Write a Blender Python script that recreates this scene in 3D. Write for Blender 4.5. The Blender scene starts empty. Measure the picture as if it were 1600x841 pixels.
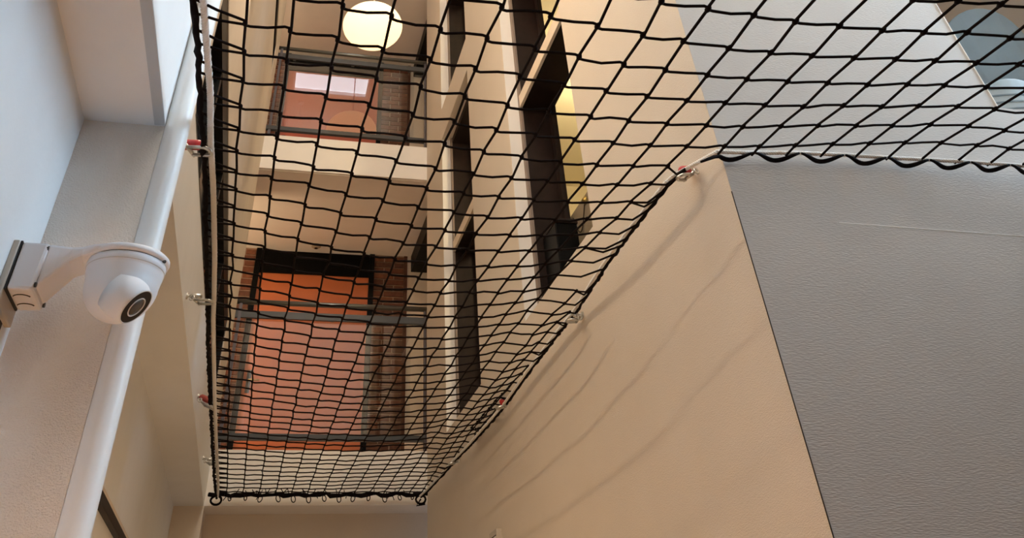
import bpy, math, random
from mathutils import Vector, Matrix
random.seed(7)
C = bpy.context.scene
COL = C.collection

# ------------------------------------------------------------------ camera
f_px, cx_px, cy_px = 1225.19, 744.49, -20.23
cam_d = bpy.data.cameras.new('camera')
cam_d.sensor_fit = 'HORIZONTAL'
cam_d.sensor_width = 36.0
cam_d.lens = f_px / 1600.0 * 36.0
cam_d.shift_x = (800.0 - cx_px) / 1600.0
cam_d.shift_y = (cy_px - 420.5) / 1600.0
cam_d.clip_start = 0.05
cam = bpy.data.objects.new('camera', cam_d)
COL.objects.link(cam)
RT = Vector((0.97382248, -0.22300971, -0.04400509))
UP = Vector((-0.1219035, -0.67576676, 0.72696549))
FW = Vector((0.19185754, 0.70257096, 0.68526252))
cam.matrix_world = Matrix(((RT.x, UP.x, -FW.x, 0), (RT.y, UP.y, -FW.y, 0), (RT.z, UP.z, -FW.z, 0), (0, 0, 0, 1)))
C.camera = cam

# ------------------------------------------------------------------ world, exposure
WORLD = 0.65
w = bpy.data.worlds.new('overcast'); C.world = w
w.use_nodes = True
w.node_tree.nodes['Background'].inputs[0].default_value = (0.62, 0.78, 1.0, 1)
w.node_tree.nodes['Background'].inputs[1].default_value = WORLD
C.view_settings.view_transform = 'Standard'
C.view_settings.look = 'None'
C.view_settings.gamma = 1.0
C.view_settings.exposure = 0.0
C.view_settings.use_curve_mapping = False
C.cycles.use_denoising = True
C.cycles.max_bounces = 10
C.cycles.diffuse_bounces = 6
C.cycles.sample_clamp_indirect = 6.0
# light levels of the lamps, seen and added, and of the daylight behind the window panes
SKY_WIN_BACK = 5
SKY_WIN_RIGHT = 37
SKY_ROOF = 0.6
SKY_ROOF_FAR = 5
FILL_ROOF_MID = 2
GLOBE = 1.9
FILL_GLOBE_A = 86
FILL_GLOBE_B = 32
GLOBE_ROOM = 46
FILL_CORRIDOR_A = 30
FILL_CORRIDOR_B = 15
FILL_HALL_A = 9.5
FILL_HALL_B = 13.5
ADDED_BATTEN = 380
DAY = (0.53, 0.77, 1.0)
WARM = (1.0, 0.77, 0.53)

# ------------------------------------------------------------------ mesh helpers
class MB:
    def __init__(s): s.v = []; s.f = []
    def box(s, x0, x1, y0, y1, z0, z1):
        b = len(s.v)
        s.v += [(x0,y0,z0),(x1,y0,z0),(x1,y1,z0),(x0,y1,z0),(x0,y0,z1),(x1,y0,z1),(x1,y1,z1),(x0,y1,z1)]
        s.f += [tuple(b+i for i in q) for q in ((0,3,2,1),(4,5,6,7),(0,1,5,4),(1,2,6,5),(2,3,7,6),(3,0,4,7))]
        return s
    def hexa(s, pts):
        b = len(s.v); s.v += [tuple(p) for p in pts]
        s.f += [tuple(b+i for i in q) for q in ((0,3,2,1),(4,5,6,7),(0,1,5,4),(1,2,6,5),(2,3,7,6),(3,0,4,7))]
        return s
    def tube(s, pts, r, n=6, closed=False, cap=True, ref=None):
        P = [Vector(p) for p in pts]; m = len(P)
        if m < 2: return s
        b = len(s.v)
        R = r if hasattr(r, '__len__') else [r]*m
        prev = None
        for i, p in enumerate(P):
            if closed: t = P[(i+1) % m] - P[i-1]
            else: t = P[min(i+1, m-1)] - P[max(i-1, 0)]
            if t.length < 1e-9: t = Vector((0,0,1))
            t.normalize()
            if prev is None:
                a = Vector(ref) if ref else (Vector((0,0,1)) if abs(t.z) < .9 else Vector((1,0,0)))
            else: a = prev
            u = a - t*a.dot(t)
            if u.length < 1e-6: u = t.orthogonal()
            u.normalize(); prev = u
            v = t.cross(u)
            for k in range(n):
                g = 2*math.pi*k/n
                s.v.append(tuple(p + (u*math.cos(g) + v*math.sin(g))*R[i]))
        for i in range(m if closed else m-1):
            j = (i+1) % m
            for k in range(n):
                k2 = (k+1) % n
                s.f.append((b+i*n+k, b+i*n+k2, b+j*n+k2, b+j*n+k))
        if cap and not closed:
            s.f.append(tuple(b+k for k in reversed(range(n))))
            s.f.append(tuple(b+(m-1)*n+k for k in range(n)))
        return s
    def lathe(s, prof, c, axis=(0,0,1), n=40):
        A = Vector(axis).normalized(); u = A.orthogonal().normalized(); v = A.cross(u); c = Vector(c)
        b = len(s.v); m = len(prof)
        for r, h in prof:
            for k in range(n):
                g = 2*math.pi*k/n
                s.v.append(tuple(c + A*h + (u*math.cos(g)+v*math.sin(g))*r))
        for i in range(m-1):
            for k in range(n):
                k2 = (k+1) % n
                s.f.append((b+i*n+k, b+i*n+k2, b+(i+1)*n+k2, b+(i+1)*n+k))
        s.f.append(tuple(b+k for k in reversed(range(n))))
        s.f.append(tuple(b+(m-1)*n+k for k in range(n)))
        return s
    def build(s, name, mat, parent=None, smooth=False, bevel=0, loc=None):
        me = bpy.data.meshes.new(name)
        vs = s.v
        if loc: vs = [(p[0]-loc[0], p[1]-loc[1], p[2]-loc[2]) for p in vs]
        me.from_pydata(vs, [], s.f); me.update()
        me.materials.append(mat)
        if smooth:
            for p in me.polygons: p.use_smooth = True
        o = bpy.data.objects.new(name, me); COL.objects.link(o)
        if loc: o.location = loc
        if parent:
            o.parent = parent
            o.matrix_parent_inverse = Matrix.Identity(4)
            o.location = Vector(o.location) - world_loc(parent)
        if bevel:
            m = o.modifiers.new('edge', 'BEVEL'); m.width = bevel; m.segments = 2; m.limit_method = 'ANGLE'; m.angle_limit = 0.7
        return o

def world_loc(o):
    p = Vector(o.location)
    while o.parent: o = o.parent; p += Vector(o.location)
    return p

def tag(o, label=None, cat=None, group=None, kind=None):
    if label: o['label'] = label
    if cat: o['category'] = cat
    if group: o['group'] = group
    if kind: o['kind'] = kind
    return o

def thing(name, label, cat, loc, group=None, kind=None):
    o = bpy.data.objects.new(name, None); COL.objects.link(o); o.location = loc
    o.empty_display_size = 0.05
    return tag(o, label, cat, group, kind)

def copy_part(src, parent, loc):
    c = src.copy(); COL.objects.link(c)
    c.parent = parent; c.location = Vector(loc) - world_loc(parent)
    return c

# ------------------------------------------------------------------ materials
def mat(name, col, rough=0.6, metal=0.0, var=0.0, vscale=8.0, bump=0.0, bscale=60.0, weave=None, weave_h=0.0, emit=None, estr=0.0, spec=0.5, seam=None):
    m = bpy.data.materials.new(name); m.use_nodes = True
    nt = m.node_tree; N = nt.nodes; L = nt.links
    b = N['Principled BSDF']
    b.inputs['Base Color'].default_value = (*col, 1); b.inputs['Roughness'].default_value = rough
    b.inputs['Metallic'].default_value = metal; b.inputs['Specular IOR Level'].default_value = spec
    tc = N.new('ShaderNodeTexCoord')
    geo = N.new('ShaderNodeNewGeometry')
    if var:
        nz = N.new('ShaderNodeTexNoise'); nz.inputs['Scale'].default_value = vscale; nz.inputs['Detail'].default_value = 4
        L.new(geo.outputs['Position'], nz.inputs['Vector'])
        mr = N.new('ShaderNodeMapRange'); mr.inputs[1].default_value = .3; mr.inputs[2].default_value = .7
        mr.inputs[3].default_value = 1-var; mr.inputs[4].default_value = 1+var
        L.new(nz.outputs['Fac'], mr.inputs[0])
        mx = N.new('ShaderNodeMix'); mx.data_type = 'RGBA'; mx.blend_type = 'MULTIPLY'; mx.inputs[0].default_value = 1
        mx.inputs[6].default_value = (*col, 1); L.new(mr.outputs[0], mx.inputs[7])
        L.new(mx.outputs[2], b.inputs['Base Color'])
    if bump or weave:
        bp = N.new('ShaderNodeBump'); bp.inputs['Strength'].default_value = 1.0
        h = None
        if weave:      # woven glass-fibre wallpaper: short threads stretched along one axis
            mp = N.new('ShaderNodeMapping'); mp.inputs['Scale'].default_value = weave
            L.new(geo.outputs['Position'], mp.inputs['Vector'])
            nz = N.new('ShaderNodeTexNoise'); nz.inputs['Scale'].default_value = 1.0; nz.inputs['Detail'].default_value = 2
            L.new(mp.outputs[0], nz.inputs['Vector']); h = nz.outputs['Fac']
            bp.inputs['Distance'].default_value = weave_h
        else:
            nz = N.new('ShaderNodeTexNoise'); nz.inputs['Scale'].default_value = bscale; nz.inputs['Detail'].default_value = 3
            L.new(geo.outputs['Position'], nz.inputs['Vector']); h = nz.outputs['Fac']
            bp.inputs['Distance'].default_value = bump
        L.new(h, bp.inputs['Height']); L.new(bp.outputs[0], b.inputs['Normal'])
    if emit:
        b.inputs['Emission Color'].default_value = (*emit, 1); b.inputs['Emission Strength'].default_value = estr
    return m

def glass_mat(name, tint=(1,1,1), ior=1.9):
    m = bpy.data.materials.new(name); m.use_nodes = True
    nt = m.node_tree; N = nt.nodes; L = nt.links; N.clear()
    out = N.new('ShaderNodeOutputMaterial'); mx = N.new('ShaderNodeMixShader'); fr = N.new('ShaderNodeFresnel')
    fr.inputs['IOR'].default_value = ior
    tr = N.new('ShaderNodeBsdfTransparent'); tr.inputs[0].default_value = (*tint, 1)
    gl = N.new('ShaderNodeBsdfGlossy'); gl.inputs['Roughness'].default_value = 0.0
    ge = N.new('ShaderNodeNewGeometry'); inv = N.new('ShaderNodeMath'); inv.operation = 'SUBTRACT'; inv.inputs[0].default_value = 1.0
    mul = N.new('ShaderNodeMath'); mul.operation = 'MULTIPLY'
    L.new(ge.outputs['Backfacing'], inv.inputs[1]); L.new(inv.outputs[0], mul.inputs[0]); L.new(fr.outputs[0], mul.inputs[1])
    L.new(mul.outputs[0], mx.inputs[0]); L.new(tr.outputs[0], mx.inputs[1]); L.new(gl.outputs[0], mx.inputs[2])
    L.new(mx.outputs[0], out.inputs[0]); return m

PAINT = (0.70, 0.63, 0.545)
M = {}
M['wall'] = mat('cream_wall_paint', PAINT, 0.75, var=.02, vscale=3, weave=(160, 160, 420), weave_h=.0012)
M['wall_plain'] = mat('cream_plaster', PAINT, 0.7, var=.03, vscale=4, bump=.0008, bscale=90)
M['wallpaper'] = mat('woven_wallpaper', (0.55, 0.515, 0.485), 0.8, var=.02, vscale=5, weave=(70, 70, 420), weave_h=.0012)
M['wallpaper_side'] = mat('woven_wallpaper_rough', (0.85, 0.80, 0.745), 0.8, var=.03, vscale=9, weave=(240, 240, 330), weave_h=.003)
M['white'] = mat('white_plaster', (0.84, 0.815, 0.78), 0.6, var=.02, vscale=6, bump=.0004, bscale=40)
M['white_wall'] = mat('white_wall_paint', (0.80, 0.825, 0.845), 0.6, var=.02, vscale=6, bump=.0004, bscale=60)
M['edge_strip'] = mat('grey_blue_edge_strip', (0.46, 0.50, 0.54), 0.5)
M['reveal'] = mat('white_reveal_plaster', (0.74, 0.72, 0.70), 0.6, var=.02)
M['pipe'] = mat('white_pipe_paint', (0.88, 0.90, 0.91), 0.35, var=.015, vscale=10, bump=.0006, bscale=25)
M['brown'] = mat('dark_brown_wood', (0.014, 0.0075, 0.006), 0.5, var=.25, vscale=14, spec=.2)
M['stop'] = mat('grey_brown_wood_edge', (0.20, 0.155, 0.13), 0.5, var=.1)
M['nosing'] = mat('cream_painted_nosing', (0.72, 0.62, 0.50), 0.5)
M['black'] = mat('black_panel', (0.003, 0.003, 0.003), 0.4, var=.2, spec=.08)
M['black_metal'] = mat('black_window_metal', (0.007, 0.007, 0.007), 0.45, spec=.15)
M['dark_glass'] = mat('dark_window_glass', (0.035, 0.038, 0.036), 0.12, var=.2, vscale=5)
M['steel'] = mat('grey_steel', (0.16, 0.17, 0.17), 0.32, metal=.8, var=.06)
M['steel_dark'] = mat('dark_grey_painted_steel', (0.045, 0.047, 0.048), 0.4, metal=.2)
M['steel_post'] = mat('grey_violet_steel_post', (0.085, 0.075, 0.085), 0.4, metal=.3)
M['door'] = mat('terracotta_door_paint', (0.52, 0.145, 0.045), 0.5, var=.03, vscale=3)
M['door_red'] = mat('brick_red_door_paint', (0.50, 0.115, 0.065), 0.5, var=.03, vscale=3)
M['mortar'] = mat('brown_mortar', (0.32, 0.225, 0.16), 0.9, var=.1, vscale=30, bump=.002, bscale=200)
M['brick1'] = mat('dark_red_brick', (0.135, 0.048, 0.027), 0.85, var=.25, vscale=25, bump=.003, bscale=120)
M['brick2'] = mat('brown_brick', (0.10, 0.042, 0.026), 0.85, var=.25, vscale=25, bump=.003, bscale=120)
M['brick3'] = mat('orange_brick', (0.18, 0.068, 0.034), 0.85, var=.25, vscale=25, bump=.003, bscale=120)
M['net'] = mat('black_net_cord', (0.006, 0.003, 0.003), 0.9, spec=.12, bump=.001, bscale=700)
M['black_rope'] = mat('black_rope', (0.006, 0.004, 0.005), 0.9, spec=.12, bump=.002, bscale=500)
M['white_rope'] = mat('white_braided_rope', (0.80, 0.80, 0.79), 0.7, bump=.001, bscale=500)
M['galv'] = mat('galvanised_steel', (0.62, 0.62, 0.60), 0.28, metal=1.0, var=.1, vscale=60)
M['red'] = mat('red_painted_metal', (0.45, 0.015, 0.02), 0.35)
M['red_brown'] = mat('faded_red_metal', (0.26, 0.035, 0.025), 0.45)
M['cam_white'] = mat('white_camera_plastic', (0.78, 0.80, 0.84), 0.4)
M['cam_plate'] = mat('cream_mount_plate', (0.52, 0.47, 0.40), 0.5)
M['cam_dark'] = mat('dark_gasket', (0.012, 0.012, 0.014), 0.5)
M['lens_ring'] = mat('black_lens_surround', (0.010, 0.007, 0.007), 0.4, spec=.2)
M['lens_silver'] = mat('pale_lens_ring', (0.62, 0.60, 0.58), 0.35)
M['lens_glass'] = mat('smoked_lens_glass', (0.05, 0.045, 0.042), 0.08)
M['brass'] = mat('brass', (0.55, 0.38, 0.10), 0.35, metal=1.0)
M['beige_case'] = mat('beige_plastic', (0.42, 0.35, 0.25), 0.5)
M['room'] = mat('pale_yellow_room_paint', (0.88, 0.81, 0.60), 0.7)
M['room_beige'] = mat('beige_room_paint', (0.62, 0.53, 0.47), 0.7)
M['carpet'] = mat('dark_carpet', (0.10, 0.085, 0.075), 0.95, var=.2, vscale=40)
M['floor'] = mat('brown_floor', (0.30, 0.21, 0.14), 0.5, var=.12, vscale=3)
M['chair'] = mat('blue_grey_upholstery', (0.20, 0.30, 0.38), 0.8, var=.06, vscale=8)
M['cushion'] = mat('pale_striped_fabric', (0.50, 0.58, 0.62), 0.8)
M['stripe'] = mat('grey_stripe_fabric', (0.25, 0.33, 0.38), 0.8)
M['glass'] = glass_mat('balustrade_glass', (0.95, 0.96, 0.95), 2.1)
M['win_glass'] = glass_mat('window_glass', (0.95, 0.95, 0.95), 1.5)
M['gap'] = mat('dark_seam', (0.05, 0.035, 0.025), 0.9)
def emit_mat(name, col, s): return mat(name, (.8,.8,.8), .5, emit=col, estr=s)
M['sky_back'] = emit_mat('daylit_pane', DAY, SKY_WIN_BACK)
M['sky_right'] = emit_mat('daylit_pane_bright', DAY, SKY_WIN_RIGHT)
M['sky_roof'] = emit_mat('daylit_rooflight', DAY, SKY_ROOF)
M['sky_roof_far'] = emit_mat('daylit_rooflight_far', (0.82, 0.90, 1.0), SKY_ROOF_FAR)
M['fill_roof_mid'] = emit_mat('fill_rooflight_mid', (1.0, 0.93, 0.84), FILL_ROOF_MID)
M['globe'] = emit_mat('opal_lamp_glass', (1.0, 0.64, 0.32), GLOBE)
M['fill_globe_a'] = emit_mat('opal_fill_glass_near', WARM, FILL_GLOBE_A)
M['fill_globe_b'] = emit_mat('opal_fill_glass_void', WARM, FILL_GLOBE_B)
M['globe_room'] = emit_mat('opal_lamp_glass_room', (1.0, 0.78, 0.45), GLOBE_ROOM)
M['fill_hall_a'] = emit_mat('opal_fill_glass_passage', (1.0, 0.64, 0.33), FILL_HALL_A)
M['fill_hall_b'] = emit_mat('opal_fill_glass_hall', (1.0, 0.48, 0.15), FILL_HALL_B)
M['fill_corr_a'] = emit_mat('opal_fill_glass_corridor', (1.0, 0.70, 0.42), FILL_CORRIDOR_A)
M['fill_corr_b'] = emit_mat('opal_fill_glass_corridor_upper', (1.0, 0.70, 0.42), FILL_CORRIDOR_B)
M['added_batten'] = emit_mat('added_lamp_tube', (1.0, 0.74, 0.48), ADDED_BATTEN)

# ------------------------------------------------------------------ structure
FLOOR, ROOF = -1.6, 7.6
XL, XB, XR, YG, YF = -0.354, -0.55, 1.19, 1.775, 6.55
ZS = 1.17                      # underside of the left beam and of the first slab
STOREY = 2.62

def struct(name, mb, m, label, cat, **k):
    return tag(mb.build(name, m, **k), label, cat, kind='structure')

def grid_wall(mb, axis, a0, a1, u0, u1, z0, z1, holes):
    """axis 'x': wall between x=a0..a1 spanning y=u0..u1; axis 'y': the other way round"""
    us = sorted({u0, u1, *[h[0] for h in holes], *[h[1] for h in holes]})
    zs = sorted({z0, z1, *[h[2] for h in holes], *[h[3] for h in holes]})
    for i in range(len(us)-1):
        run = None
        for j in range(len(zs)-1):
            uc, zc = (us[i]+us[i+1])/2, (zs[j]+zs[j+1])/2
            solid = not any(h[0] < uc < h[1] and h[2] < zc < h[3] for h in holes)
            if solid and run is None: run = zs[j]
            if run is not None and (not solid or j == len(zs)-2):
                top = zs[j+1] if solid else zs[j]
                if axis == 'x': mb.box(a0, a1, us[i], us[i+1], run, top)
                else: mb.box(us[i], us[i+1], a0, a1, run, top)
                run = None
    return mb

ZW0, ZW1 = 1.455, 3.76
R_WIN = [(2.79, 3.82, ZW0, ZW1), (4.79, 5.82, ZW0, ZW1), (2.79, 3.82, ZW0+STOREY, ZW1+STOREY), (4.79, 5.82, ZW0+STOREY, ZW1+STOREY)]
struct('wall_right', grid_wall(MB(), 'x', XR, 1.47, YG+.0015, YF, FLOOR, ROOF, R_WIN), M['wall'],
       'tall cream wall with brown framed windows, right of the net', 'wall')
G_WIN = (2.315, 3.7, 1.468, 3.6)
struct('trim_5', MB().box(XR-.0012, XR+.001, YG-.0012, YG+.001, -.6, 1.06), M['gap'], 'hairline dark crack down the wall corner', 'crack')
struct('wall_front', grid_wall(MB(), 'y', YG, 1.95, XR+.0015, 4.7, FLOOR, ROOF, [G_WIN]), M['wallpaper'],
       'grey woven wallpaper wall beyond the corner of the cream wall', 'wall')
trim = MB().box(1.5, 4.7, YG-.0007, YG+.001, .986, .9885)
struct('trim_1', trim, M['white'], 'thin raised joint across the grey wallpaper wall', 'joint')
# left side
L_WIN = [(2.30, 5.76, 1.50, 2.14), (2.6, 6.0, 4.42, 4.75)]
mb = grid_wall(MB(), 'x', -.42, XL, -3.2, YF, 1.5, ROOF, L_WIN); mb.box(XB, -.42, -3.2, YF, 1.5, ROOF)
struct('beam_left', MB().box(XB, XL, -3.2, YF, ZS, 1.5), M['white_wall'], 'white painted beam with a flat underside, hooks screwed into its face', 'beam')
struct('wall_left_upper', mb, M['wall_plain'], 'cream left wall with dark window strips, above the white beam', 'wall')
struct('wall_left', MB().box(XB-.15, XB, -3.2, 7.1, FLOOR, ROOF), M['white_wall'], 'smooth left wall that carries the security camera', 'wall')
struct('trim_2', MB().box(XL-.024, XL+.002, -3.2, 1.85, ZS-.004, ZS+.001), M['edge_strip'], 'narrow pale edge strip along the beam underside', 'trim')
struct('wall_pier', MB().box(XB, XL, 1.86, 2.25, FLOOR, ZS), M['wallpaper_side'], 'textured wallpaper pier behind the white pipe', 'wall')
mb = MB().box(XB, XB+.022, 2.26, 6.5, .618, .652)
t = struct('trim_3', mb, M['brown'], 'dark brown rail along the lower left wall', 'trim')
MB().box(XB, XB+.016, 2.26, 6.5, .652, .672).build('moulding', M['wall_plain'], t)
struct('shade_strip', MB().box(XB, XB+.02, -3.2, 1.735, .50, .615), M['brown'], 'dark brown strip standing in for the shade below the camera bracket', 'trim')  # brown strip takes the place of contact shade under the bracket
struct('wall_column', MB().box(XB, XL+.004, YF, 6.9, FLOOR, ZS), M['wall_plain'], 'cream column under the far end of the beam', 'wall')
struct('wall_far_base', MB().box(XL-.1, 1.5, 6.84, 7.1, FLOOR, ZS), M['wall_plain'], 'shaded cream wall under the lower balcony', 'wall')
# floors at the balconies
def slab(name, z0, z1, label):
    return struct(name, MB().box(-1.6, XR, YF, 8.5, z0, z1).box(XR, 2.1, YF+.001, 8.5, z0, z1), M['white'], label, 'floor')
slab('floor_1', ZS, 1.51, 'white edge of the lower balcony floor, net lashed to its foot')
slab('floor_2', 3.775, 4.13, 'white edge of the upper balcony floor')
slab('ceiling_1', 6.40, 6.75, 'brown shaded ceiling over the upper balcony')
struct('trim_4', MB().box(-1.6, 1.35, YF+.03, YF+.036, 3.770, 3.776), M['white'], 'thin drip line under the upper balcony floor', 'trim')
struct('wall_balcony_left', MB().box(-1.75, -1.6, YF, 8.5, ZS, 6.75), M['wall_plain'], 'end wall of the balcony corridor, left', 'wall')
struct('wall_balcony_right', MB().box(2.0, 2.15, YF, 8.5, ZS, 6.75), M['wall_plain'], 'end wall of the balcony corridor, right', 'wall')
struct('wall_balcony_front', MB().box(XB-.15, XB, YF, YF+.2, ZS, ROOF).box(-1.75, XB-.15, YF-.15, YF, ZS, ROOF), M['wall_plain'], 'short wall beside the balcony corridor', 'wall')
# roof with rooflights, near hall
RL_FAR = (-0.27, 0.95, 2.50, 3.06)
RL_NEAR = (0.2, 3.6, -2.6, 0.9)
RL_FILL = (0.2, 0.95, 3.9, 6.2)
mb = MB()
xs = [-.7, RL_FAR[0], RL_NEAR[0], RL_FAR[1], RL_NEAR[1], 4.9]; ys = [-3.4, RL_NEAR[2], RL_NEAR[3], RL_FAR[2], RL_FAR[3], RL_FILL[2], RL_FILL[3], 8.6]
for i in range(5):
    for j in range(7):
        xc, yc = (xs[i]+xs[i+1])/2, (ys[j]+ys[j+1])/2
        if any(h[0] < xc < h[1] and h[2] < yc < h[3] for h in (RL_FAR, RL_NEAR, RL_FILL)): continue
        mb.box(xs[i], xs[i+1], ys[j], ys[j+1], ROOF, ROOF+.2)
struct('ceiling_2', mb, M['wall_plain'], 'cream roof ceiling high over the void', 'ceiling')
struct('floor_hall', MB().box(-.7, 4.9, -3.4, 7.1, FLOOR-.2, FLOOR), M['floor'], 'brown hall floor far below the net', 'floor')
BW = (-0.4, 2.6, 6.3, 7.4); RW = (0.85, 1.7, 1.55, 5.4)
struct('wall_back', grid_wall(MB(), 'y', -3.4, -3.2, -.7, 4.9, FLOOR, ROOF, [BW]), M['wall_plain'], 'hall wall behind the camera with a big window', 'wall')
struct('wall_side', grid_wall(MB(), 'x', 4.7, 4.9, -3.2, 1.95, FLOOR, ROOF, [RW]), M['wall_plain'], 'hall side wall with a daylit window', 'wall')

struct('ceiling_added', MB().box(XL, 4.7, -3.2, .5, ZS, 1.32).box(3.0, 4.7, .5, YG, ZS, 1.32), M['wall_plain'], 'unseen low ceiling slab added to darken the lower grey wall', 'ceiling')  # unseen slab, added to keep overhead light off the lower grey wall
def lit_window(name, axis, pos, a0, a1, z0, z1, m, label, flip=1):
    t = thing(name, label, 'window', (0, 0, 0), kind='structure')
    fr = MB()
    for u in (a0, (a0+a1)/2-.03, a1-.06):
        if axis == 'y': fr.box(u, u+.06, pos-.05, pos+.05, z0, z1)
        else: fr.box(pos-.05, pos+.05, u, u+.06, z0, z1)
    for z in (z0, z1-.06):
        if axis == 'y': fr.box(a0, a1, pos-.05, pos+.05, z, z+.06)
        else: fr.box(pos-.05, pos+.05, a0, a1, z, z+.06)
    fr.build('window_frame', M['brown'], t)
    p = MB()
    if axis == 'y': p.box(a0, a1, pos-.02, pos, z0, z1)
    else: p.box(pos, pos+.02, a0, a1, z0, z1)
    p.build('pane', m, t)
lit_window('window_1', 'y', -3.3, *BW, M['sky_back'], 'big daylit window behind the camera')
lit_window('window_2', 'x', 4.8, *RW, M['sky_right'], 'daylit window in the hall side wall')
def rooflight(name, r, m, label):
    t = thing(name, label, 'rooflight', (0, 0, 0), kind='structure')
    MB().box(r[0], r[1], r[2], r[3], ROOF+.05, ROOF+.07).build('pane', m, t)
    fr = MB().box(r[0], r[0]+.04, r[2], r[3], ROOF-.02, ROOF+.04).box(r[1]-.04, r[1], r[2], r[3], ROOF-.02, ROOF+.04)
    fr.box(r[0]+.04, r[1]-.04, r[2], r[2]+.04, ROOF-.02, ROOF+.04).box(r[0]+.04, r[1]-.04, r[3]-.04, r[3], ROOF-.02, ROOF+.04)
    fr.build('window_frame', M['white'], t)
rooflight('window_3', RL_FAR, M['sky_roof_far'], 'small bright rooflight over the void, mirrored in the upper glass')
rooflight('window_12', RL_FILL, M['fill_roof_mid'], 'added rooflight brightening the far half of the void')  # added rooflight, lifts the underlit slab and piers at the far end
rooflight('window_4', RL_NEAR, M['sky_roof'], 'large rooflight over the near hall')

# rooms behind the right wall
for i, z in enumerate((1.25, 1.25+STOREY)):
    rm = MB()
    rm.box(4.4, 4.55, 1.95, 6.6, z, z+STOREY-.1)
    rm.box(1.47, 4.4, 6.45, 6.6, z, z+STOREY-.1)
    struct('wall_room' if i == 0 else 'wall_room_upper', rm, M['room'], 'pale yellow room walls seen through the brown windows, %s storey' % ('lower' if i == 0 else 'upper'), 'wall')
    struct('ceiling_room' if i == 0 else 'ceiling_room_upper', MB().box(1.47, 4.55, 1.95, 6.6, z+STOREY-.1, z+STOREY), M['room'], 'pale yellow room ceiling, %s storey' % ('lower' if i == 0 else 'upper'), 'ceiling')
    struct('floor_room' if i == 0 else 'floor_room_upper', MB().box(1.47, 4.55, 1.95, 6.6, z, z+.15), M['carpet'], 'dark room floor, %s storey' % ('lower' if i == 0 else 'upper'), 'floor')
struct('wall_room_side', MB().box(2.3, 4.39, 3.45, 3.55, 1.4, 3.77).box(4.385, 4.4, 1.951, 3.45, 1.4, 3.77), M['room_beige'], 'beige partition behind the blue grey chair', 'wall')

# ------------------------------------------------------------------ brown windows of the right wall
def brown_window(n, y0, y1, z0, z1, label):
    t = thing('window_%d' % n, label, 'window', (XR, (y0+y1)/2, z0), kind='structure')
    # white plaster reveal facing the void
    MB().box(XR+.001, 1.262, y1-.004, y1, z0, z1).build('reveal', M['reveal'], t)
    d0, d1, b = 1.275, 1.468, .034
    for ya, yb in ((y0, y0+b), (y1-b-.004, y1-.004)): MB().box(d0, d1, ya, yb, z0, z1).build('jamb', M['brown'], t)
    MB().box(d0, d1, y0+b, y1-b-.004, z1-.05, z1).build('head', M['brown'], t)
    MB().box(d0, d1, y0+b, y1-b-.004, z0, z0+.04).build('sill', M['brown'], t)
    for ya, yb in ((y0, y0+.04), (y1-.044, y1-.004)): MB().box(1.262, d0, ya, yb, z0, z1).build('stop_bead', M['stop'], t)
    zt = z0 + 1.265
    tr = MB().box(d0, d1, y0+b, y1-b-.004, zt, zt+.075).build('transom', M['brown'], t)
    MB().box(1.258, d0, y0+.04, y1-.044, zt, zt+.078).build('nosing', M['nosing'], tr)
    for za, zb in ((z0+.04, zt), (zt+.075, z1-.05)):
        MB().box(1.452, 1.458, y0+b, y1-b-.004, za, zb).build('pane', M['win_glass'], t)
    # casement sash frames behind the glass line
    for za, zb in ((z0+.04, zt), (zt+.075, z1-.05)):
        s = MB(); ym = y1-b-.004
        s.box(1.44, 1.47, ym-.05, ym, za, zb).box(1.44, 1.47, y0+b, y0+b+.03, za, zb).box(1.44, 1.47, y0+b+.03, ym-.05, za, za+.05)
        s.build('sash', M['brown'], t)
brown_window(5, *R_WIN[0], 'brown framed window with yellow lit room behind, nearest to the corner hook')
brown_window(6, *R_WIN[1], 'narrow looking brown framed window between the balcony and the yellow lit window')
brown_window(7, *R_WIN[2], 'upper storey brown window above the yellow lit one')
brown_window(8, *R_WIN[3], 'upper storey brown window beside the globe lamp')
t = thing('window_9', 'pale edged opening in the grey wall with blue glass', 'window', (G_WIN[0], YG, G_WIN[2]), kind='structure')
MB().box(G_WIN[0], G_WIN[1], 1.90, 1.906, G_WIN[2], G_WIN[3]).build('pane', M['win_glass'], t)
MB().box(G_WIN[0]-.003, G_WIN[0], YG-.003, YG+.02, G_WIN[2], G_WIN[3]).build('edge_bead', M['white'], t)
MB().box(G_WIN[0], G_WIN[1], YG+.001, 1.93, G_WIN[2]-.012, G_WIN[2]).build('sill', M['white'], t)

# dark windows in the left wall
def dark_window(n, y0, y1, z0, z1, cuts, label):
    t = thing('window_%d' % n, label, 'window', (XL, (y0+y1)/2, z0), kind='structure')
    x0, x1 = -.42, -.362
    MB().box(x0, x1+.004, y0, y1, z1-.13, z1).build('head', M['black_metal'], t)
    MB().box(x0, x1, y0, y1, z0, z0+.05).build('sill', M['black_metal'], t)
    ycs = [y0, *cuts, y1]
    for i, y in enumerate(ycs):
        a = y if i == 0 else (y-.05 if i == len(ycs)-1 else y-.03)
        MB().box(x0, x1+.002, a, a+.05, z0+.05, z1-.13).build('mullion', M['black_metal'], t)
    for i in range(len(ycs)-1):
        MB().box(x0, x0+.02, ycs[i]+.02, ycs[i+1]-.03, z0+.05, z1-.13).build('pane', M['dark_glass'], t)
dark_window(10, *L_WIN[0], [2.78, 3.6, 4.6], 'long dark window strip beside the white rope on the left')
dark_window(11, *L_WIN[1], [4.3], 'slim dark window strip high on the left wall')

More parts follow.
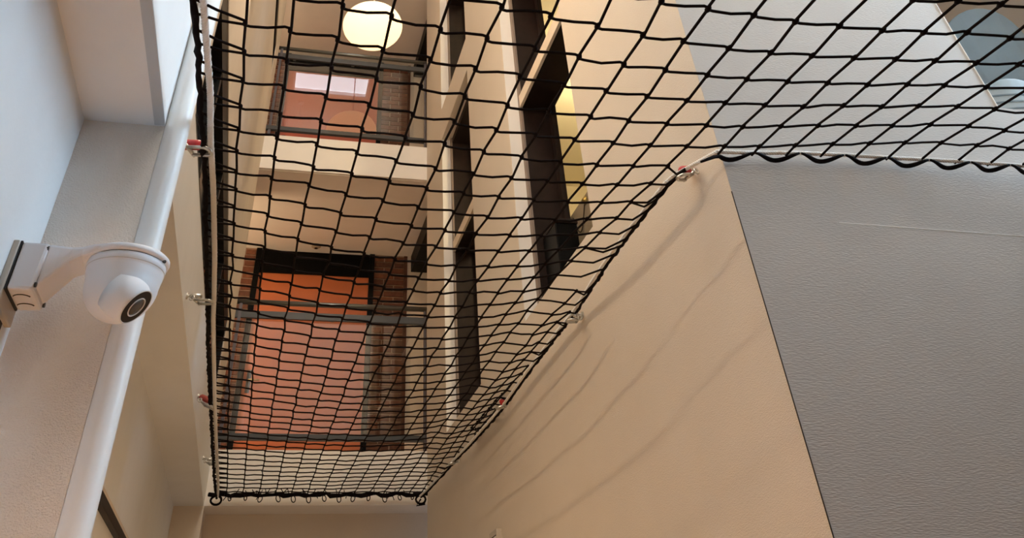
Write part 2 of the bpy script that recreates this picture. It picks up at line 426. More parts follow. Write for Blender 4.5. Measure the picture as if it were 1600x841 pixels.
# ------------------------------------------------------------------ brick walls with doors at the two balconies
YD = 8.2
def brick_wall(name, zf, zc, label):
    t = thing(name, label, 'wall', (0, YD, zf), kind='structure')
    b = MB().box(-1.6, -.33, YD+.012, YD+.2, zf, zc).box(.915, 1.273, YD+.012, YD+.2, zf, zc)
    b.build('mortar', M['mortar'], t)
    bl, bh, j = .205, .050, .0125
    src = []
    for m in ('brick1', 'brick2', 'brick3'):
        src.append(MB().box(0, bl, -.0, .03, 0, bh).build('brick', M[m], t, loc=None))
    half = [MB().box(0, .0985, 0, .03, 0, bh).build('brick', M[m], t) for m in ('brick1', 'brick2', 'brick3')]
    used = set()
    def put(pool, x, z):
        i = random.choice((0, 0, 1, 1, 2)); o = pool[i]
        y = YD + random.uniform(-.003, .003)
        if (id(pool), i) in used: o = copy_part(o, t, (x, y, z))
        else:
            used.add((id(pool), i)); o.location = Vector((x, y, z)) - world_loc(t)
    rows = int((zc - zf - .004)/(bh+j))
    for r in range(rows):
        z = zf + .006 + r*(bh+j)
        # strip right of the door: .915 -> 1.273 ; stretcher and half brick alternate
        if r % 2 == 0: put(src, .917, z); put(half, .917+bl+j, z)
        else: put(half, .917, z); put(src, .917+.0985+j, z)
        # strip left of the door: -.335 back to -.66
        if r % 2 == 0: put(src, -.335-bl, z); put(half, -.335-bl-j-.0985, z)
        else: put(half, -.335-.0985, z); put(src, -.335-.0985-j-bl, z)
    MB().box(1.273, 2.0, YD+.01, YD+.2, zf, zc).build('plaster_return', M['wall_plain'], t)
    MB().box(1.237, 1.273, YD-.0, YD+.012, zf, zc).build('brick_end', M['brick2'], t)
    return t
brick_wall('wall_far', 1.51, 3.775, 'dark brick wall around the orange door of the lower balcony')
brick_wall('wall_far_upper', 4.13, 6.40, 'dark brick wall around the red door of the upper balcony')

def door(n, zf, m, label):
    t = thing('door_%d' % n, label, 'door', (.3, YD, zf), kind='structure')
    x0, x1, zl, zc = -.275, .862, zf+2.01, zf+2.262
    MB().box(x0, x1, YD+.02, YD+.06, zf+.008, zl).build('door_leaf', m, t)
    for a, b in ((-.33, x0), (x1, .915)): MB().box(a, b, YD-.012, YD+.10, zf, zc).build('door_jamb', M['black'], t)
    MB().box(x0, x1, YD+.005, YD+.08, zl, zl+.02).build('door_head', M['black'], t)
    MB().box(x0, x1, YD+.03, YD+.05, zl+.02, zc).build('transom_panel', M['black'], t)
    hx, hz = -.225, zf+.955
    h = MB().box(hx-.02, hx+.02, YD+.012, YD+.02, hz-.1, hz+.1).build('handle_plate', M['steel_dark'], t)
    lv = MB().tube([(hx, YD+.012, hz), (hx, YD-.035, hz), (hx+.10, YD-.035, hz)], .009, 8).build('lever', M['brass'], h, smooth=True)
    return t
door(1, 1.51, M['door'], 'orange terracotta door with a black panel over it, lower balcony')
door(2, 4.13, M['door_red'], 'brick red door behind the upper glass balustrade')
for i, zf in enumerate((1.51, 4.13)):
    mb = MB().box(1.31, 1.95, 6.8, YD-.005, zf+2.09, zf+2.262)
    struct('beam_dark' if i == 0 else 'beam_dark_upper', mb, M['black'], 'black lintel at the right end of the %s balcony corridor' % ('lower', 'upper')[i], 'lintel')
t = thing('ceiling_spotlight', 'tiny wooden ceiling fitting with a dark eye above the orange door', 'fitting', (.275, 8.05, 3.775))
MB().lathe([(.045, 0), (.05, -.02), (.03, -.035)], (.275, 8.05, 3.7745), n=18).build('body', M['beige_case'], t, smooth=True)
MB().lathe([(.018, -.0352), (.016, -.04)], (.275, 8.05, 3.7745), n=12).build('eye', M['black'], t)

# ------------------------------------------------------------------ balcony railings
def railing(zf, label, lower):
    t = thing('balcony_railing', label, 'railing', (.42, YF, zf), group='glass balustrades of the two balconies')
    y = YF + .03
    MB().tube([(XL, y, zf+1.062), (XR, y, zf+1.062)], .02, 12).build('handrail', M['steel'], t, smooth=True)
    MB().box(XL, XR-.022, y-.012, y+.012, zf+.935, zf+.99).build('top_rail', M['steel_dark'], t)
    MB().box(XL, XR-.022, y-.02, y+.02, zf+.068, zf+.108).build('bottom_rail', M['steel_dark'], t)
    MB().tube([(1.178, y, zf+.001), (1.178, y, zf+1.0), (1.178, y, zf+1.045)], .014, 8).build('post', M['steel_post'], t)
    MB().box(-.335, -.31, y-.014, y+.014, zf+.001, zf+1.045).build('post', M['steel_post'], t)
    MB().box(-.30, 1.16, y+.022, y+.03, zf+.10, zf+.94).build('glass_panel', M['glass'], t)
    for x in (-.2, .4, 1.0):
        MB().box(x, x+.03, y+.006, y+.036, zf+.94, zf+.955).build('clamp', M['steel'], t)
    return t
railing(1.51, 'grey steel balustrade with a glass panel in front of the orange door', True)
railing(4.13, 'grey steel balustrade whose glass mirrors the globe lamp and rooflight', False)

# ------------------------------------------------------------------ lamps
def globe(name, c, rx, rz, m, label, cord_top, group=None):
    t = thing(name, label, 'lamp', (c[0], c[1], cord_top), group=group)
    prof = [(max(.004, rx*math.sin(a)), -rz*math.cos(a)) for a in [math.pi*i/22 for i in range(23)]]
    MB().lathe(prof, c, n=44).build('lamp_shade', m, t, smooth=True)
    MB().tube([(c[0], c[1], c[2]+rz-.005), (c[0], c[1], cord_top)], .005, 6).build('cord', M['white'], t)
    MB().lathe([(.05, 0), (.045, -.03), (.012, -.04)], (c[0], c[1], cord_top), n=18).build('ceiling_rose', M['white'], t, smooth=True)
    return t
globe('globe_pendant', (.513, 5.69, 4.865), .28, .198, M['globe'], 'glowing opal globe lamp in front of the upper balcony', ROOF)
globe('globe_pendant', (.5, 1.0, 5.1), .22, .16, M['fill_globe_a'], 'added opal globe lamp brightening the upper grey wallpaper wall', ROOF)  # added out of view: warm fill on the upper grey wall
globe('globe_pendant', (-.1, 2.2, 5.5), .22, .16, M['fill_globe_b'], 'added opal globe lamp over the near part of the net, out of view', ROOF)  # added above the view: warm fill for the void walls
globe('room_pendant', (2.2, 4.6, 3.2), .16, .16, M['globe_room'], 'opal globe lamp inside the yellow room', 1.25+STOREY-.1)
globe('room_pendant', (2.2, 4.6, 3.2+STOREY), .16, .16, M['globe_room'], 'opal globe lamp inside the upper room', 1.25+2*STOREY-.1)
globe('fill_corridor_pendant', (-1.2, 7.25, 3.05), .15, .15, M['fill_corr_a'], 'added fill globe hidden at the left end of the lower balcony corridor', 3.775)  # hidden fill lamp, added to light soffit, door and brick
globe('fill_corridor_pendant', (-1.2, 7.25, 5.68), .15, .15, M['fill_corr_b'], 'added fill globe hidden at the left end of the upper balcony corridor', 6.40)  # same added fill, one storey up
def fill_floor_lamp(x, y, m, label, h=1.1):
    t = thing('fill_floor_lamp', label, 'lamp', (x, y, FLOOR))
    MB().lathe([(.14, 0), (.14, .02), (.02, .03)], (x, y, FLOOR), n=24).build('base', M['black'], t, smooth=False)
    MB().tube([(x, y, FLOOR+.03), (x, y, FLOOR+h)], .012, 8).build('pole', M['black'], t)
    prof = [(max(.004, .17*math.sin(a)), -.17*math.cos(a)) for a in [math.pi*i/18 for i in range(19)]]
    MB().lathe(prof, (x, y, FLOOR+h+.15), n=32).build('lamp_shade', m, t, smooth=True)
fill_floor_lamp(.25, 3.6, M['fill_hall_a'], 'added opal floor lamp brightening the passage walls under the net')  # added below the view to warm the lower right wall
fill_floor_lamp(-.33, 1.3, M['fill_hall_b'], 'low added floor lamp warming the pier under the net', .75)  # added below the view for the warm glow at the pier foot
t = thing('added_linear_lamp', 'added linear lamp high on the left wall, casting the net shadow lines', 'lamp', (XL, 2.8, 3.10))  # lamp added out of view to draw the net's shadow lines
MB().box(XL, XL+.025, 2.38, 3.18, 3.08, 3.14).build('housing', M['white'], t)
MB().tube([(XL+.045, 2.4, 3.105), (XL+.045, 3.16, 3.105)], .009, 8).build('tube', M['added_batten'], t)
MB().box(XL, XL+.085, 3.18, 3.195, 2.84, 3.15).build('added_baffle', M['white'], t)  # baffle added so the balustrade glass does not mirror the tube

# ------------------------------------------------------------------ safety net
CM = [1.06535, -0.01242, -0.17754, 0.00519, 0.08916, -0.03002, -0.07092, -0.02772, 0.03199, 0.01328, -1e-05, -0.01873]
CX = [0.86831, 1.14267, -0.1161, -0.02634, 0.10247, -0.03642, -0.0656, -0.04269, 0.00716, -0.01293, -0.01356, 0.00516]
EX = ((0,0),(1,0),(2,0),(3,0),(4,0),(0,1),(1,1),(2,1),(3,1),(0,2),(1,2),(2,2))
def poly(cf, k, r):
    a, b = (k-10)/10, (r-3)/6
    return sum(c * a**i * b**j for c, (i, j) in zip(cf, EX))
def net_pt(k, r):
    """node of mesh column k, row r: sagging sheet about 1.2 m above eye height"""
    kc = min(max(k, 0), 20); rc = min(max(r, -4), 10)
    if kc > 12: rc = min(rc, 5)
    m = poly(CM, kc, rc); X = poly(CX, kc, rc) + (k-kc)*.112
    if r > 10:
        s = min((r-10)/32.0, 1.1)
        XF = -.205 + .1057*(k-1)
        X = X + (XF-X)*s**.6
        m = m + (.972-m)*(s*.55+.45*s*s)
    if k > 10 and r > 3:
        X -= .13*((k-10)/4.0)**1.7 * min(1.0, (r-3)/12.0) * (1.0 - .5*max(0.0, (r-30)/12.0))
    Y = (1.335 + .118*r)*m
    if r > 10:
        s = min((r-10)/32.0, 1.1); yt = 1.335+.118*r
        Y = yt*(m + (1.0-.972)*s*s)
    return Vector((X/m, Y/m, 1.2/m))
def sheet(P, off=0): return P
ROPE_R = [(1.139,1.932),(1.127,2.006),(1.128,2.262),(1.128,2.334),(1.133,2.563),(1.142,2.73),(1.165,3.041),(1.163,3.219),(1.168,3.53),(1.172,3.747),(1.19,4.263),(1.188,4.587),(1.18,5.047),(1.163,5.421),(1.156,5.839),(1.141,6.271),(1.127,6.474)]
ROPE_L = [(-.292,.6),(-.284,1.0),(-.275,1.383),(-.270,1.518),(-.268,1.751),(-.266,1.989),(-.265,2.248),(-.272,2.69),(-.273,3.028),(-.280,3.548),(-.283,4.239),(-.283,4.908),(-.283,5.769),(-.276,6.337),(-.272,6.46)]
ROPE_G = [(1.168,1.874),(1.199,1.807),(1.281,1.800),(1.436,1.778),(1.601,1.764),(1.773,1.756),(1.991,1.742),(2.22,1.734),(2.6,1.725),(3.1,1.72)]
def lerp(tab, t, i=1, o=0):
    if t <= tab[0][i]: return tab[0][o]
    for a, b in zip(tab, tab[1:]):
        if t <= b[i]: return a[o] + (b[o]-a[o])*(t-a[i])/(b[i]-a[i] or 1)
    return tab[-1][o]
def rope_r(y):
    X = lerp(ROPE_R, y); m = max(1.0, X/1.163)
    return Vector((X/m, y/m, 1.2/m))
def rope_l(y): return Vector((lerp(ROPE_L, y), y, 1.2))
def rope_g(x):
    Y = lerp(ROPE_G, x, 0, 1); m = max(1.0, Y/1.752)
    return Vector((x/m, Y/m, 1.2/m))
def app(P): return P * (1.2/P.z)

net = thing('safety_net', 'black knotted safety net stretched across the void', 'net', (.4, 3.0, 1.2))
RMAX, RMIN, KMAX = 42, -6, 26
def inside(k, r):
    p = app(net_pt(k, r))
    if p.y > 6.44: return False
    if k > 12 or p.x > 1.0:
        if p.y > 1.85 or (p.x < 1.2 and p.y > 1.80): return p.x < lerp(ROPE_R, p.y) - .03
        return p.y < lerp(ROPE_G, p.x, 0, 1) - .028
    return True
ok = {(k, r): inside(k, r) for k in range(1, KMAX+1) for r in range(RMIN, RMAX+1)}
jit = {q: Vector((random.gauss(0, .0016), random.gauss(0, .0022), random.gauss(0, .0015))) for q in ok}
def node(k, r): return net_pt(k, r) + jit[(k, r)]
mesh = MB()
RS = .0036
kn = .009
for k in range(1, KMAX+1):
    run = []
    def flush():
        if len(run) > 1: mesh.tube(run, RS, 5, cap=False)
    for r in range(RMIN, RMAX+1):
        if ok[(k, r)]:
            p = node(k, r)
            side = .0022 if r % 2 else -.0022
            run.append(p + Vector((side, -kn, 0)))
            run.append(p + Vector((side*.3, kn*.6, 0)))
        else:
            if run:
                # tie off to the rope
                p = app(run[-1])
                q = rope_g(p.x + .0) if p.y < 1.87 and p.x > 1.1 else rope_r(min(6.46, p.y + .1))
                if p.y < 6.3: run.append(q)
                flush(); run = []
    if run:
        p = run[-1]; run.append(Vector((p.x - .002, 6.49, 1.227)))
        flush()
for r in range(RMIN, RMAX+1):
    for k in range(1, KMAX):
        if ok[(k, r)] and ok[(k+1, r)]:
            a, b = node(k, r), node(k+1, r)
            d = b - a
            so = kn*(.75 if k < 7 else (.5 if k < 10 else .18))
            a2, b2 = a + Vector((0, so, 0)), b - Vector((0, so, 0))
            w1 = Vector((0, random.gauss(0, .0015), random.gauss(0, .002)))
            mesh.tube([a2, a2 + d*.12 + Vector((0, .002, 0)), a + d*.5 + w1 + Vector((0, .001, 0)), b2 - d*.12 - Vector((0, .003, 0)), b2], RS, 5, cap=False)
        elif ok[(k, r)] and not ok[(k+1, r)]:
            a = node(k, r); pa = app(a)
            if pa.y > 1.80 and pa.x > .7:
                for dy in ((-.085, -.03) if r % 3 == 0 else (-.075,)):
                    q = rope_r(min(6.46, max(1.9, pa.y + dy)))
                    mid = a*.5 + q*.5 + Vector((.004, .018, -.012))
                    mesh.tube([a + Vector((0, kn*.3, 0)), mid, q], RS, 5, cap=False)
            elif pa.x > 1.0:
                q = rope_g(pa.x + .09); mesh.tube([a, q], RS, 5, cap=False)
    if ok[(1, r)]:
        a = node(1, r)
        for dy in (-.062, -.012):
            q = rope_l(app(a).y + dy) + Vector((0, 0, .004))
            mid = a*.45 + q*.55 + Vector((0, -.004 if dy < -.03 else .004, -.004))
            mesh.tube([a + Vector((0, -kn if dy < -.03 else kn*.5, 0)), mid, q], RS, 5, cap=False)
mo = mesh.build('mesh', M['net'], net, smooth=True); mo['kind'] = 'stuff'
kb = MB()
for q, v in ok.items():
    if v: kb.tube([node(*q) + Vector((0, -kn*1.1, 0)), node(*q) + Vector((0, -kn*.4, 0)), node(*q) + Vector((0, kn*.5, 0)), node(*q) + Vector((0, kn*1.1, 0))], [.0036, .0062, .0062, .0036], 6)
ko = kb.build('knots', M['net'], net, smooth=True); ko['kind'] = 'stuff'
# twisted black border cord along the left and right sides
def wobble(pts, amp, step=.02):
    out = []
    for a, b in zip(pts, pts[1:]):
        n = max(1, int((b-a).length/step))
        for i in range(n): out.append(a + (b-a)*i/n + Vector((random.gauss(0, amp), random.gauss(0, amp*.3), random.gauss(0, amp))))
    out.append(pts[-1]); return out
def smooth_pts(fn, a, b, n): return [fn(a + (b-a)*i/n) for i in range(n+1)]
L_PTS = wobble(smooth_pts(rope_l, .5, 6.46, 80), .0016)
MB().tube(L_PTS, [.0078 + random.uniform(-.001, .0016) for _ in L_PTS], 7).build('border_cord', M['black_rope'], net, smooth=True)
R_PTS = wobble(smooth_pts(rope_r, 1.90, 6.46, 70), .0014)
MB().tube(R_PTS, [.006 + random.uniform(-.0012, .0012) for _ in R_PTS], 7).build('border_cord', M['black_rope'], net, smooth=True)
# lashing of the border to the rope on the grey wall: long drooping turns
lash = MB()
x = 1.17
while x < 2.8:
    c = rope_g(x + .05)
    pts = []
    for i in range(13):
        a = i/12; xx = x + .135*a
        g = rope_g(xx)
        ph = math.pi*2*(a*.98)
        pts.append(g + Vector((0, -.011*math.cos(ph) - .002, -.012*math.sin(math.pi*a))))
    lash.tube(pts, [.0035 + .004*math.sin(math.pi*i/12) for i in range(13)], 6)
    x += .142
lash.build('lashing', M['black_rope'], net, smooth=True)

# white ropes
def braid(pts, r, pitch):
    """three-strand twisted rope"""
    mb = MB(); P = []; 
    acc = 0.0; S = [0.0]
    for a, b in zip(pts, pts[1:]): acc += (b-a).length; S.append(acc)
    n = int(acc/(pitch/7.0))
    for s3 in range(3):
        out = []
        j = 0
        for i in range(n+1):
            s = acc*i/n
            while j < len(S)-2 and S[j+1] < s: j += 1
            tt = (s-S[j])/max(1e-9, S[j+1]-S[j]); p = pts[j].lerp(pts[j+1], tt)
            d = (pts[j+1]-pts[j]).normalized(); u = d.cross(Vector((0,0,1))).normalized(); v = d.cross(u)
            g = 2*math.pi*(s/pitch + s3/3.0)
            out.append(p + (u*math.cos(g) + v*math.sin(g))*r*.5)
        mb.tube(out, r*.56, 6)
    return mb
WL = [(-.262,.55),(-.258,1.0),(-.254,1.38),(-.249,1.563),(-.244,1.747),(-.247,1.944),(-.243,2.245),(-.244,2.687),(-.250,3.03),(-.256,3.264),(-.262,4.237),(-.262,5.169),(-.260,6.113),(-.268,6.44)]
wl = [Vector((lerp(WL, y), y, 1.203)) for y in [.5 + 5.94*i/120 for i in range(121)]]
o = braid(wl, .0088, .03).build('white_rope', M['white_rope'], None, smooth=True)
tag(o, 'white twisted rope along the left edge of the black net', 'rope')
wr = [rope_r(6.44 - (6.44-1.95)*i/80) + Vector((-.012, 0, .004)) for i in range(81)]
wr += [rope_r(1.93) + Vector((0, -.01, .004))] + [rope_g(1.2 + .04*i) + Vector((0, -.004, .006)) for i in range(44)]
o = braid(wr, .0064, .026).build('white_rope', M['white_rope'], None, smooth=True)
tag(o, 'white twisted rope along the right edge, turning the wall corner', 'rope')

# thick black lashing rope at the far end with loops
t = thing('lashing_rope', 'thick black rope with hanging loops tying the far net edge', 'rope', (.42, 6.49, 1.225))
fp = wobble([Vector((-.30 + 1.44*i/40, 6.49, 1.222 + .004*math.sin(i*1.3))) for i in range(41)], .003, .02)
MB().tube(fp, [.012 + random.uniform(-.003, .004) for _ in fp], 7).build('rope', M['black_rope'], t, smooth=True)
for i in range(13):
    x = -.19 + .1055*i
    sz = random.uniform(.014, .024); tilt = random.uniform(-.5, .5)
    ring = []
    for a in range(12):
        g = 2*math.pi*a/12
        px, pz = sz*.62*math.sin(g), -sz*1.25*(1-math.cos(g))*.75
        ring.append(Vector((x + px*math.cos(tilt) - pz*math.sin(tilt), 6.475, 1.215 + pz*math.cos(tilt) + px*math.sin(tilt))))
    MB().tube(ring, .0035, 5, closed=True).build('loop', M['black_rope'], t, smooth=True)
for i in range(40):
    tuft = MB()
    x = random.uniform(-.28, 1.12); a = random.uniform(-1.2, 1.2); l = random.uniform(.018, .04); s = random.choice((1, 1, -1))
    b = Vector((x, 6.478, 1.222)); tuft.tube([b, b + Vector((math.sin(a)*l*.6, -.004, s*l*.5)), b + Vector((math.sin(a)*l, 0, s*l*.9))], .003, 5)
    tuft.build('tie_end', M['black_rope'], t, smooth=True)
for x, s in ((-.275, 1), (1.128, -1)):
    kn_ = MB()
    c = Vector((x, 6.47, 1.21))
    kn_.tube([c + Vector((.035*math.cos(g)*1.0, -.005*math.sin(2*g), -.022 + .026*math.sin(g))) for g in [2*math.pi*i/14 for i in range(14)]], .0075, 6, closed=True)
    kn_.tube([c + Vector((-.055, 0, .012)), c + Vector((-.02, -.01, .006)), c + Vector((.02, .0, .016)), c + Vector((.05, -.005, .012))], .013, 7)
    if s < 0: kn_.tube([c + Vector((.0, -.005, -.02)), c + Vector((-.03, -.005, -.06)), c + Vector((.03, -.005, -.05))], .006, 6)
    kn_.build('end_knot', M['black_rope'], t, smooth=True)

# ------------------------------------------------------------------ wall hooks with shackles
def hook(plate, ring, red, label):
    P, Q = Vector(plate), Vector(ring)
    t = thing('rope_hook', label, 'hook', P, group='rope hooks along the net edges')
    d = (Q-P); L_ = d.length; u = d.normalized()
    side = Vector((0, 1, 0)); side = (side - u*side.dot(u)).normalized(); up = u.cross(side).normalized()
    if up.z < 0: up = -up
    wallx = Vector((1 if u.x > 0 else -1, 0, 0))
    MB().lathe([(.0115, 0), (.0115, .006), (.0055, .007), (.0055, .03)], P, wallx, n=14).build('wall_bolt', M['galv'], t, smooth=False)
    b0 = P + u*.018
    if red:
        m = M['red'] if red == 1 else M['red_brown']
        MB().tube([b0, b0 + u*.010, b0 + u*L_*.46, b0 + u*(L_*.46+.008)], [.009, .0155, .0145, .009], 14).build('red_sleeve', m, t, smooth=True)
    else:
        MB().tube([b0, b0 + u*.008, b0 + u*L_*.4], [.006, .009, .008], 10).build('eye_shank', M['galv'], t, smooth=True)
    # bow shackle: a U round the rope with a pin across its mouth
    c = P + u*(L_*.46) - up*.012
    hw = .016
    pts = []
    for i in range(15):
        a = math.pi*i/14 - math.pi/2
        pts.append(c + u*(L_*.40 + .021*math.cos(a)) + (side*.55 - up*.83)*0.0 + (side*math.sin(a)*hw - up*.010))
    pts = [c - side*hw - up*.010] + pts + [c + side*hw - up*.010]
    MB().tube(pts, .0052, 8).build('shackle', M['galv'], t, smooth=True)
    pin = MB().tube([c - side*(hw+.012) - up*.008, c + side*(hw+.008) - up*.008], .0055, 8)
    e = c - side*(hw+.016) - up*.010
    pin.tube([e + (up*math.cos(g) + u*math.sin(g))*.009 for g in [2*math.pi*i/10 for i in range(10)]], .0028, 5, closed=True)
    pin.build('shackle_pin', M['galv'], t, smooth=True)
    return t
hook((-.354, 2.096, 1.262), (-.232, 1.99, 1.205), 1, 'bright red sleeved rope hook beside the white pipe')
hook((-.354, 3.089, 1.219), (-.252, 3.03, 1.2), 0, 'plain steel rope hook on the left fascia, second from the pipe')
hook((-.354, 4.429, 1.256), (-.258, 4.36, 1.203), 2, 'dull red rope hook on the left fascia')
hook((-.354, 5.625, 1.251), (-.262, 5.56, 1.22), 0, 'small steel rope hook on the left fascia nearest the black lashing rope')
hook((XR, 1.947, 1.224), (1.118, 1.915, 1.2), 1, 'red rope hook at the wall corner under the turning white rope')
hook((XR, 3.028, 1.191), (1.130, 3.03, 1.186), 0, 'plain steel rope hook on the right wall, next below the corner one')
hook((XR, 4.18, 1.198), (1.125, 4.20, 1.186), 1, 'red rope hook on the right wall above the shadow lines')
hook((XR, 5.411, 1.212), (1.122, 5.40, 1.2), 0, 'small steel rope hook on the right wall nearest the far lashing')

# ------------------------------------------------------------------ white pipe
px_, py_, pr = -.3245, 1.872, .031
pp = MB().tube([(px_, py_, FLOOR), (px_, py_, 0), (px_, py_, 1.4), (px_, py_, 3.5), (px_, py_, ROOF)], pr, 28)
o = pp.build('standpipe', M['pipe'], None, smooth=True)
tag(o, 'white painted vertical pipe in front of the textured pier', 'pipe')

# ------------------------------------------------------------------ security camera
t = thing('security_camera', 'white turret security camera on an arm bracket on the left wall', 'camera', (XB, 1.75, .715))
y0, y1, z0, z1 = 1.692, 1.808, .667, .765
MB().box(XB, -.538, y0-.006, y1+.012, z0-.03, z1).build('wall_plate', M['cam_plate'], t, bevel=.002)
MB().box(-.538, -.534, y0, y1, z0, z1+.001).build('gasket', M['cam_dark'], t)
bx = MB().hexa([(-.534, y0, z0), (-.487, y0, z0), (-.487, y1, z0), (-.534, y1, z0), (-.534, y0, z1), (-.482, y0, z1), (-.482, y1, z1), (-.534, y1, z1)])
jb = bx.build('junction_box', M['cam_white'], t, bevel=.006)
for yy in (y0+.006, y1-.006):
    for zz in (z0+.012, z1-.010):
        MB().tube([(-.4865, yy, zz), (-.4825, yy, zz)], .0052, 8).build('screw', M['steel_dark'], jb)
for yy in (y0+.042, y0+.088):
    arc = MB()
    arc.tube([(-.511 + .017*math.cos(g), yy - .016*math.sin(g), z0-.0004) for g in [math.pi*(.12+.76*j/10) for j in range(11)]], .0012, 5)
    arc.build('knockout', M['cam_dark'], jb)
# arm: flat ledge that widens into the round cap, with a web under it
cx0, cy0, zc = -.333, 1.75, .757
arm = MB()
out = []
secs = [(-.486, .054, .090), (-.462, .050, .060), (-.440, .047, .032), (-.418, .052, .020), (-.395, .068, .016), (-.365, .078, .015), (-.335, .083, .014)]
b = 0
for (x, hw, dp) in secs:
    arm.v += [(x, cy0-hw, zc+.008), (x, cy0+hw, zc+.008), (x, cy0+hw*.9, zc+.008-dp), (x, cy0-hw*.9, zc+.008-dp)]
for i in range(len(secs)-1):
    q = i*4
    for k in range(4): arm.f.append((q+k, q+(k+1) % 4, q+4+(k+1) % 4, q+4+k))
arm.f += [(3, 2, 1, 0), tuple(len(secs)*4-4+k for k in range(4))]
arm.build('arm', M['cam_white'], t, bevel=.006)
cap = MB().lathe([(.060, .009), (.080, .008), (.0845, .004), (.085, -.001), (.0835, -.005), (.0785, -.0065)], (cx0, cy0, zc), n=56)
cap.build('cap', M['cam_white'], t, smooth=True)
MB().lathe([(.0770, -.0063), (.0770, -.0085)], (cx0, cy0, zc), n=56).build('cap_seam', M['cam_dark'], t)
body = [(.079, -.0085), (.080, -.014), (.079, -.022), (.0785, -.0225), (.0775, -.030), (.075, -.042), (.0735, -.052)]
R_ = .0735; zb = -.052
for i in range(1, 15):
    a = math.pi/2*i/14.0
    body.append((max(.002, R_*math.cos(a)), zb - R_*math.sin(a)))
MB().lathe(body, (cx0, cy0, zc), n=56).build('dome', M['cam_white'], t, smooth=True)
MB().lathe([(.0792, -.0222), (.0796, -.0227), (.0786, -.0236)], (cx0, cy0, zc), n=56).build('dome_seam', M['lens_silver'], t)
sc_ = MB(); g_ = -.35
sc_.tube([(cx0+.0815*math.cos(g_), cy0+.0815*math.sin(g_), zc-.0045), (cx0+.0815*math.cos(g_), cy0+.0815*math.sin(g_), zc-.0085)], .004, 8)
sc_.build('rim_screw', M['cam_dark'], t)
# tilted eyeball with the lens
ax = Vector((.763, -.160, -.626)).normalized()
bc = Vector((-.2875, 1.7105, .648)) - ax*.0775
MB().lathe([(.0, 0.02), (.046, .02), (.045, .045), (.042, .062), (.0385, .071), (.036, .0755)], bc, ax, n=48).build('eyeball', M['cam_white'], t, smooth=True)
ln = MB().lathe([(.0355, .0745), (.0355, .0772), (.001, .0775)], bc, ax, n=48).build('lens_surround', M['lens_ring'], t)
MB().tube([bc + ax*.0768 + (ax.orthogonal().normalized()*math.cos(g) + ax.cross(ax.orthogonal().normalized())*math.sin(g))*.0362 for g in [2*math.pi*i/48 for i in range(48)]], .0012, 5, closed=True).build('surround_rim', M['lens_silver'], ln, smooth=True)
MB().tube([bc + ax*.0780 + (ax.orthogonal().normalized()*math.cos(g) + ax.cross(ax.orthogonal().normalized())*math.sin(g))*.0195 for g in [2*math.pi*i/40 for i in range(40)]], .0014, 5, closed=True).build('lens_ring', M['lens_silver'], ln, smooth=True)
MB().lathe([(.0185, .0776), (.0150, .0795), (.008, .0805), (.001, .0808)], bc, ax, n=32).build('lens', M['lens_glass'], ln, smooth=True)

# ------------------------------------------------------------------ small things
t = thing('wall_socket', 'small pale socket box low on the right wall at the picture foot', 'socket', (XR, 4.58, .68))
MB().box(XR-.028, XR, 4.50, 4.65, .60, .705).build('body', M['cam_plate'], t, bevel=.003)
MB().box(XR-.030, XR-.028, 4.515, 4.635, .61, .675).build('cover', M['white'], t)
MB().box(XR-.0282, XR-.0275, 4.508, 4.642, .676, .681).build('seam', M['gap'], t)
# inside the yellow window
t = thing('dark_bin', 'dark box standing on the sill of the yellow lit window', 'box', (1.37, 3.68, ZW0+.04))
MB().box(1.31, 1.43, 3.55, 3.765, ZW0+.04, 1.86).build('body', M['black'], t, bevel=.006)
MB().box(1.306, 1.434, 3.546, 3.769, 1.86, 1.885).build('lid', M['brown'], t, bevel=.004)
t = thing('window_shelf', 'narrow shelf inside the yellow lit window', 'shelf', (1.6, 3.3, ZW0))
MB().box(1.472, 1.75, 2.6, 4.1, ZW0-.03, ZW0).build('board', M['nosing'], t)
for yy in (2.7, 4.0): MB().box(1.472, 1.70, yy, yy+.03, 1.40, ZW0-.03).build('bracket', M['steel_dark'], t)
t = thing('beige_case', 'beige case with a brass knob and loose cable behind the yellow window', 'case', (1.55, 3.73, ZW0))
MB().box(1.50, 1.60, 3.50, 3.96, ZW0, 2.04).build('body', M['beige_case'], t, bevel=.01)
MB().lathe([(.022, 0), (.024, .006), (.012, .012), (.010, .02)], (1.50, 3.555, 2.0), (-1, 0, 0), n=16).build('knob', M['brass'], t, smooth=True)
MB().tube([(1.494, 3.555 + .20*a, 2.0 - .16*math.sin(math.pi*a)*(.5+.5*a)) for a in [i/10 for i in range(11)]], .003, 5).build('cable', M['brown'], t)
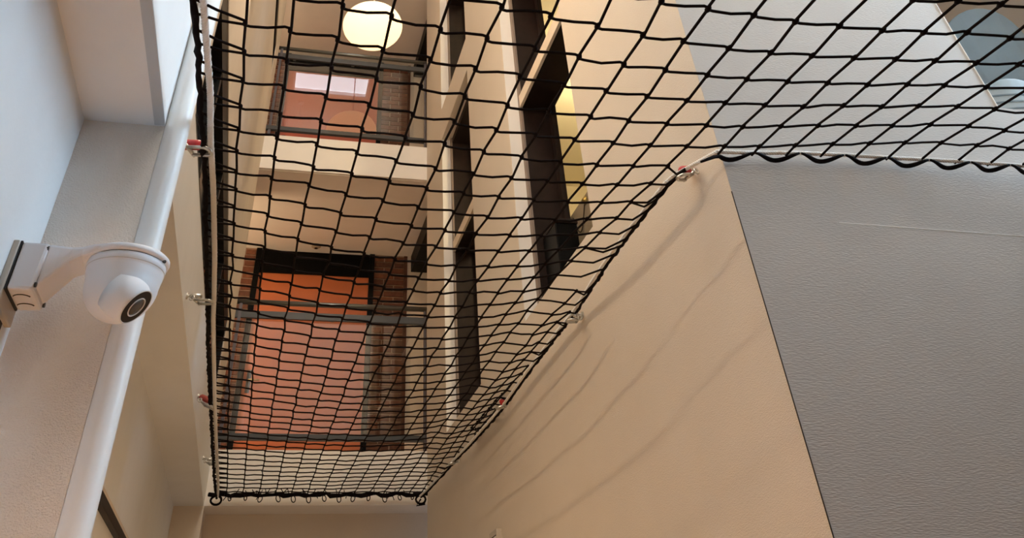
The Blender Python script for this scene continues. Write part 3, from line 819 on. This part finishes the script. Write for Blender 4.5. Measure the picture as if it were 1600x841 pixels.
# tub chair and cushion behind the opening in the grey wall
t = thing('tub_chair', 'blue grey round backed chair behind the opening in the grey wall', 'chair', (3.3, 2.55, 1.40))
n = 18; back = MB()
prof = []
for i in range(n+1):
    g = math.pi*i/n
    xx = 3.27 - .31*math.cos(g); h = 2.12 + .40*math.sin(g)**.7
    prof.append((xx, h))
for (yy, ) in ((2.28,), (2.40,)):
    back.v += [(x, yy + .10*((x-3.27)/.31)**2, 1.78) for x, h in prof] + [(x, yy + .10*((x-3.27)/.31)**2 + (.0 if yy < 2.3 else -.015), h) for x, h in prof]
q = n+1
for i in range(n):
    back.f += [(i, i+1, q+i+1, q+i), (2*q+i+1, 2*q+i, 3*q+i, 3*q+i+1), (q+i, q+i+1, 3*q+i+1, 3*q+i), (i+1, i, 2*q+i, 2*q+i+1)]
back.f += [(0, q, 3*q, 2*q), (n, 2*q+n, 3*q+n, q+n)]
back.build('backrest', M['chair'], t, smooth=False, bevel=.02)
MB().box(2.98, 3.56, 2.36, 2.92, 1.74, 1.90).build('seat', M['chair'], t, bevel=.04)
for xx in (3.02, 3.48):
    for yy in (2.42, 2.84): MB().box(xx, xx+.04, yy, yy+.04, 1.40, 1.74).build('leg', M['brown'], t)
t = thing('striped_cushion', 'pale striped cushion on the sill below the blue grey chair', 'cushion', (2.74, 2.04, 1.47))
st = struct('sill_board', MB().box(2.35, 3.6, 1.96, 2.2, 1.42, 1.468), M['white'], 'white window board behind the grey wall opening', 'sill')
cu = MB()
for i in range(9):
    a = i/8; hgt = .34*(1-.12*(2*a-1)**2)
    x = 2.60 + .34*a; d = .085*math.sin(math.pi*(.12+.76*a))
    cu.v += [(x, 2.05-d, 1.47), (x, 2.05+d, 1.47), (x, 2.05+d*.75, 1.47+hgt), (x, 2.05-d*.75, 1.47+hgt)]
for i in range(8):
    for k in range(4): cu.f.append((i*4+k, i*4+(k+1) % 4, i*4+4+(k+1) % 4, i*4+4+k))
cu.f += [(3, 2, 1, 0), (32, 33, 34, 35)]
cu.build('cover', M['cushion'], t, bevel=.015)
for i in range(8):
    z = 1.52 + .033*i
    sp = []
    for j in range(9):
        a = j/8; d = .085*math.sin(math.pi*(.12+.76*a)); hz = (z-1.47)/.34
        sp.append((2.60 + .34*a, 2.05 - d*(1-.25*hz) - .001, z))
    MB().tube(sp, .0045, 5).build('stripe', M['stripe'], t)
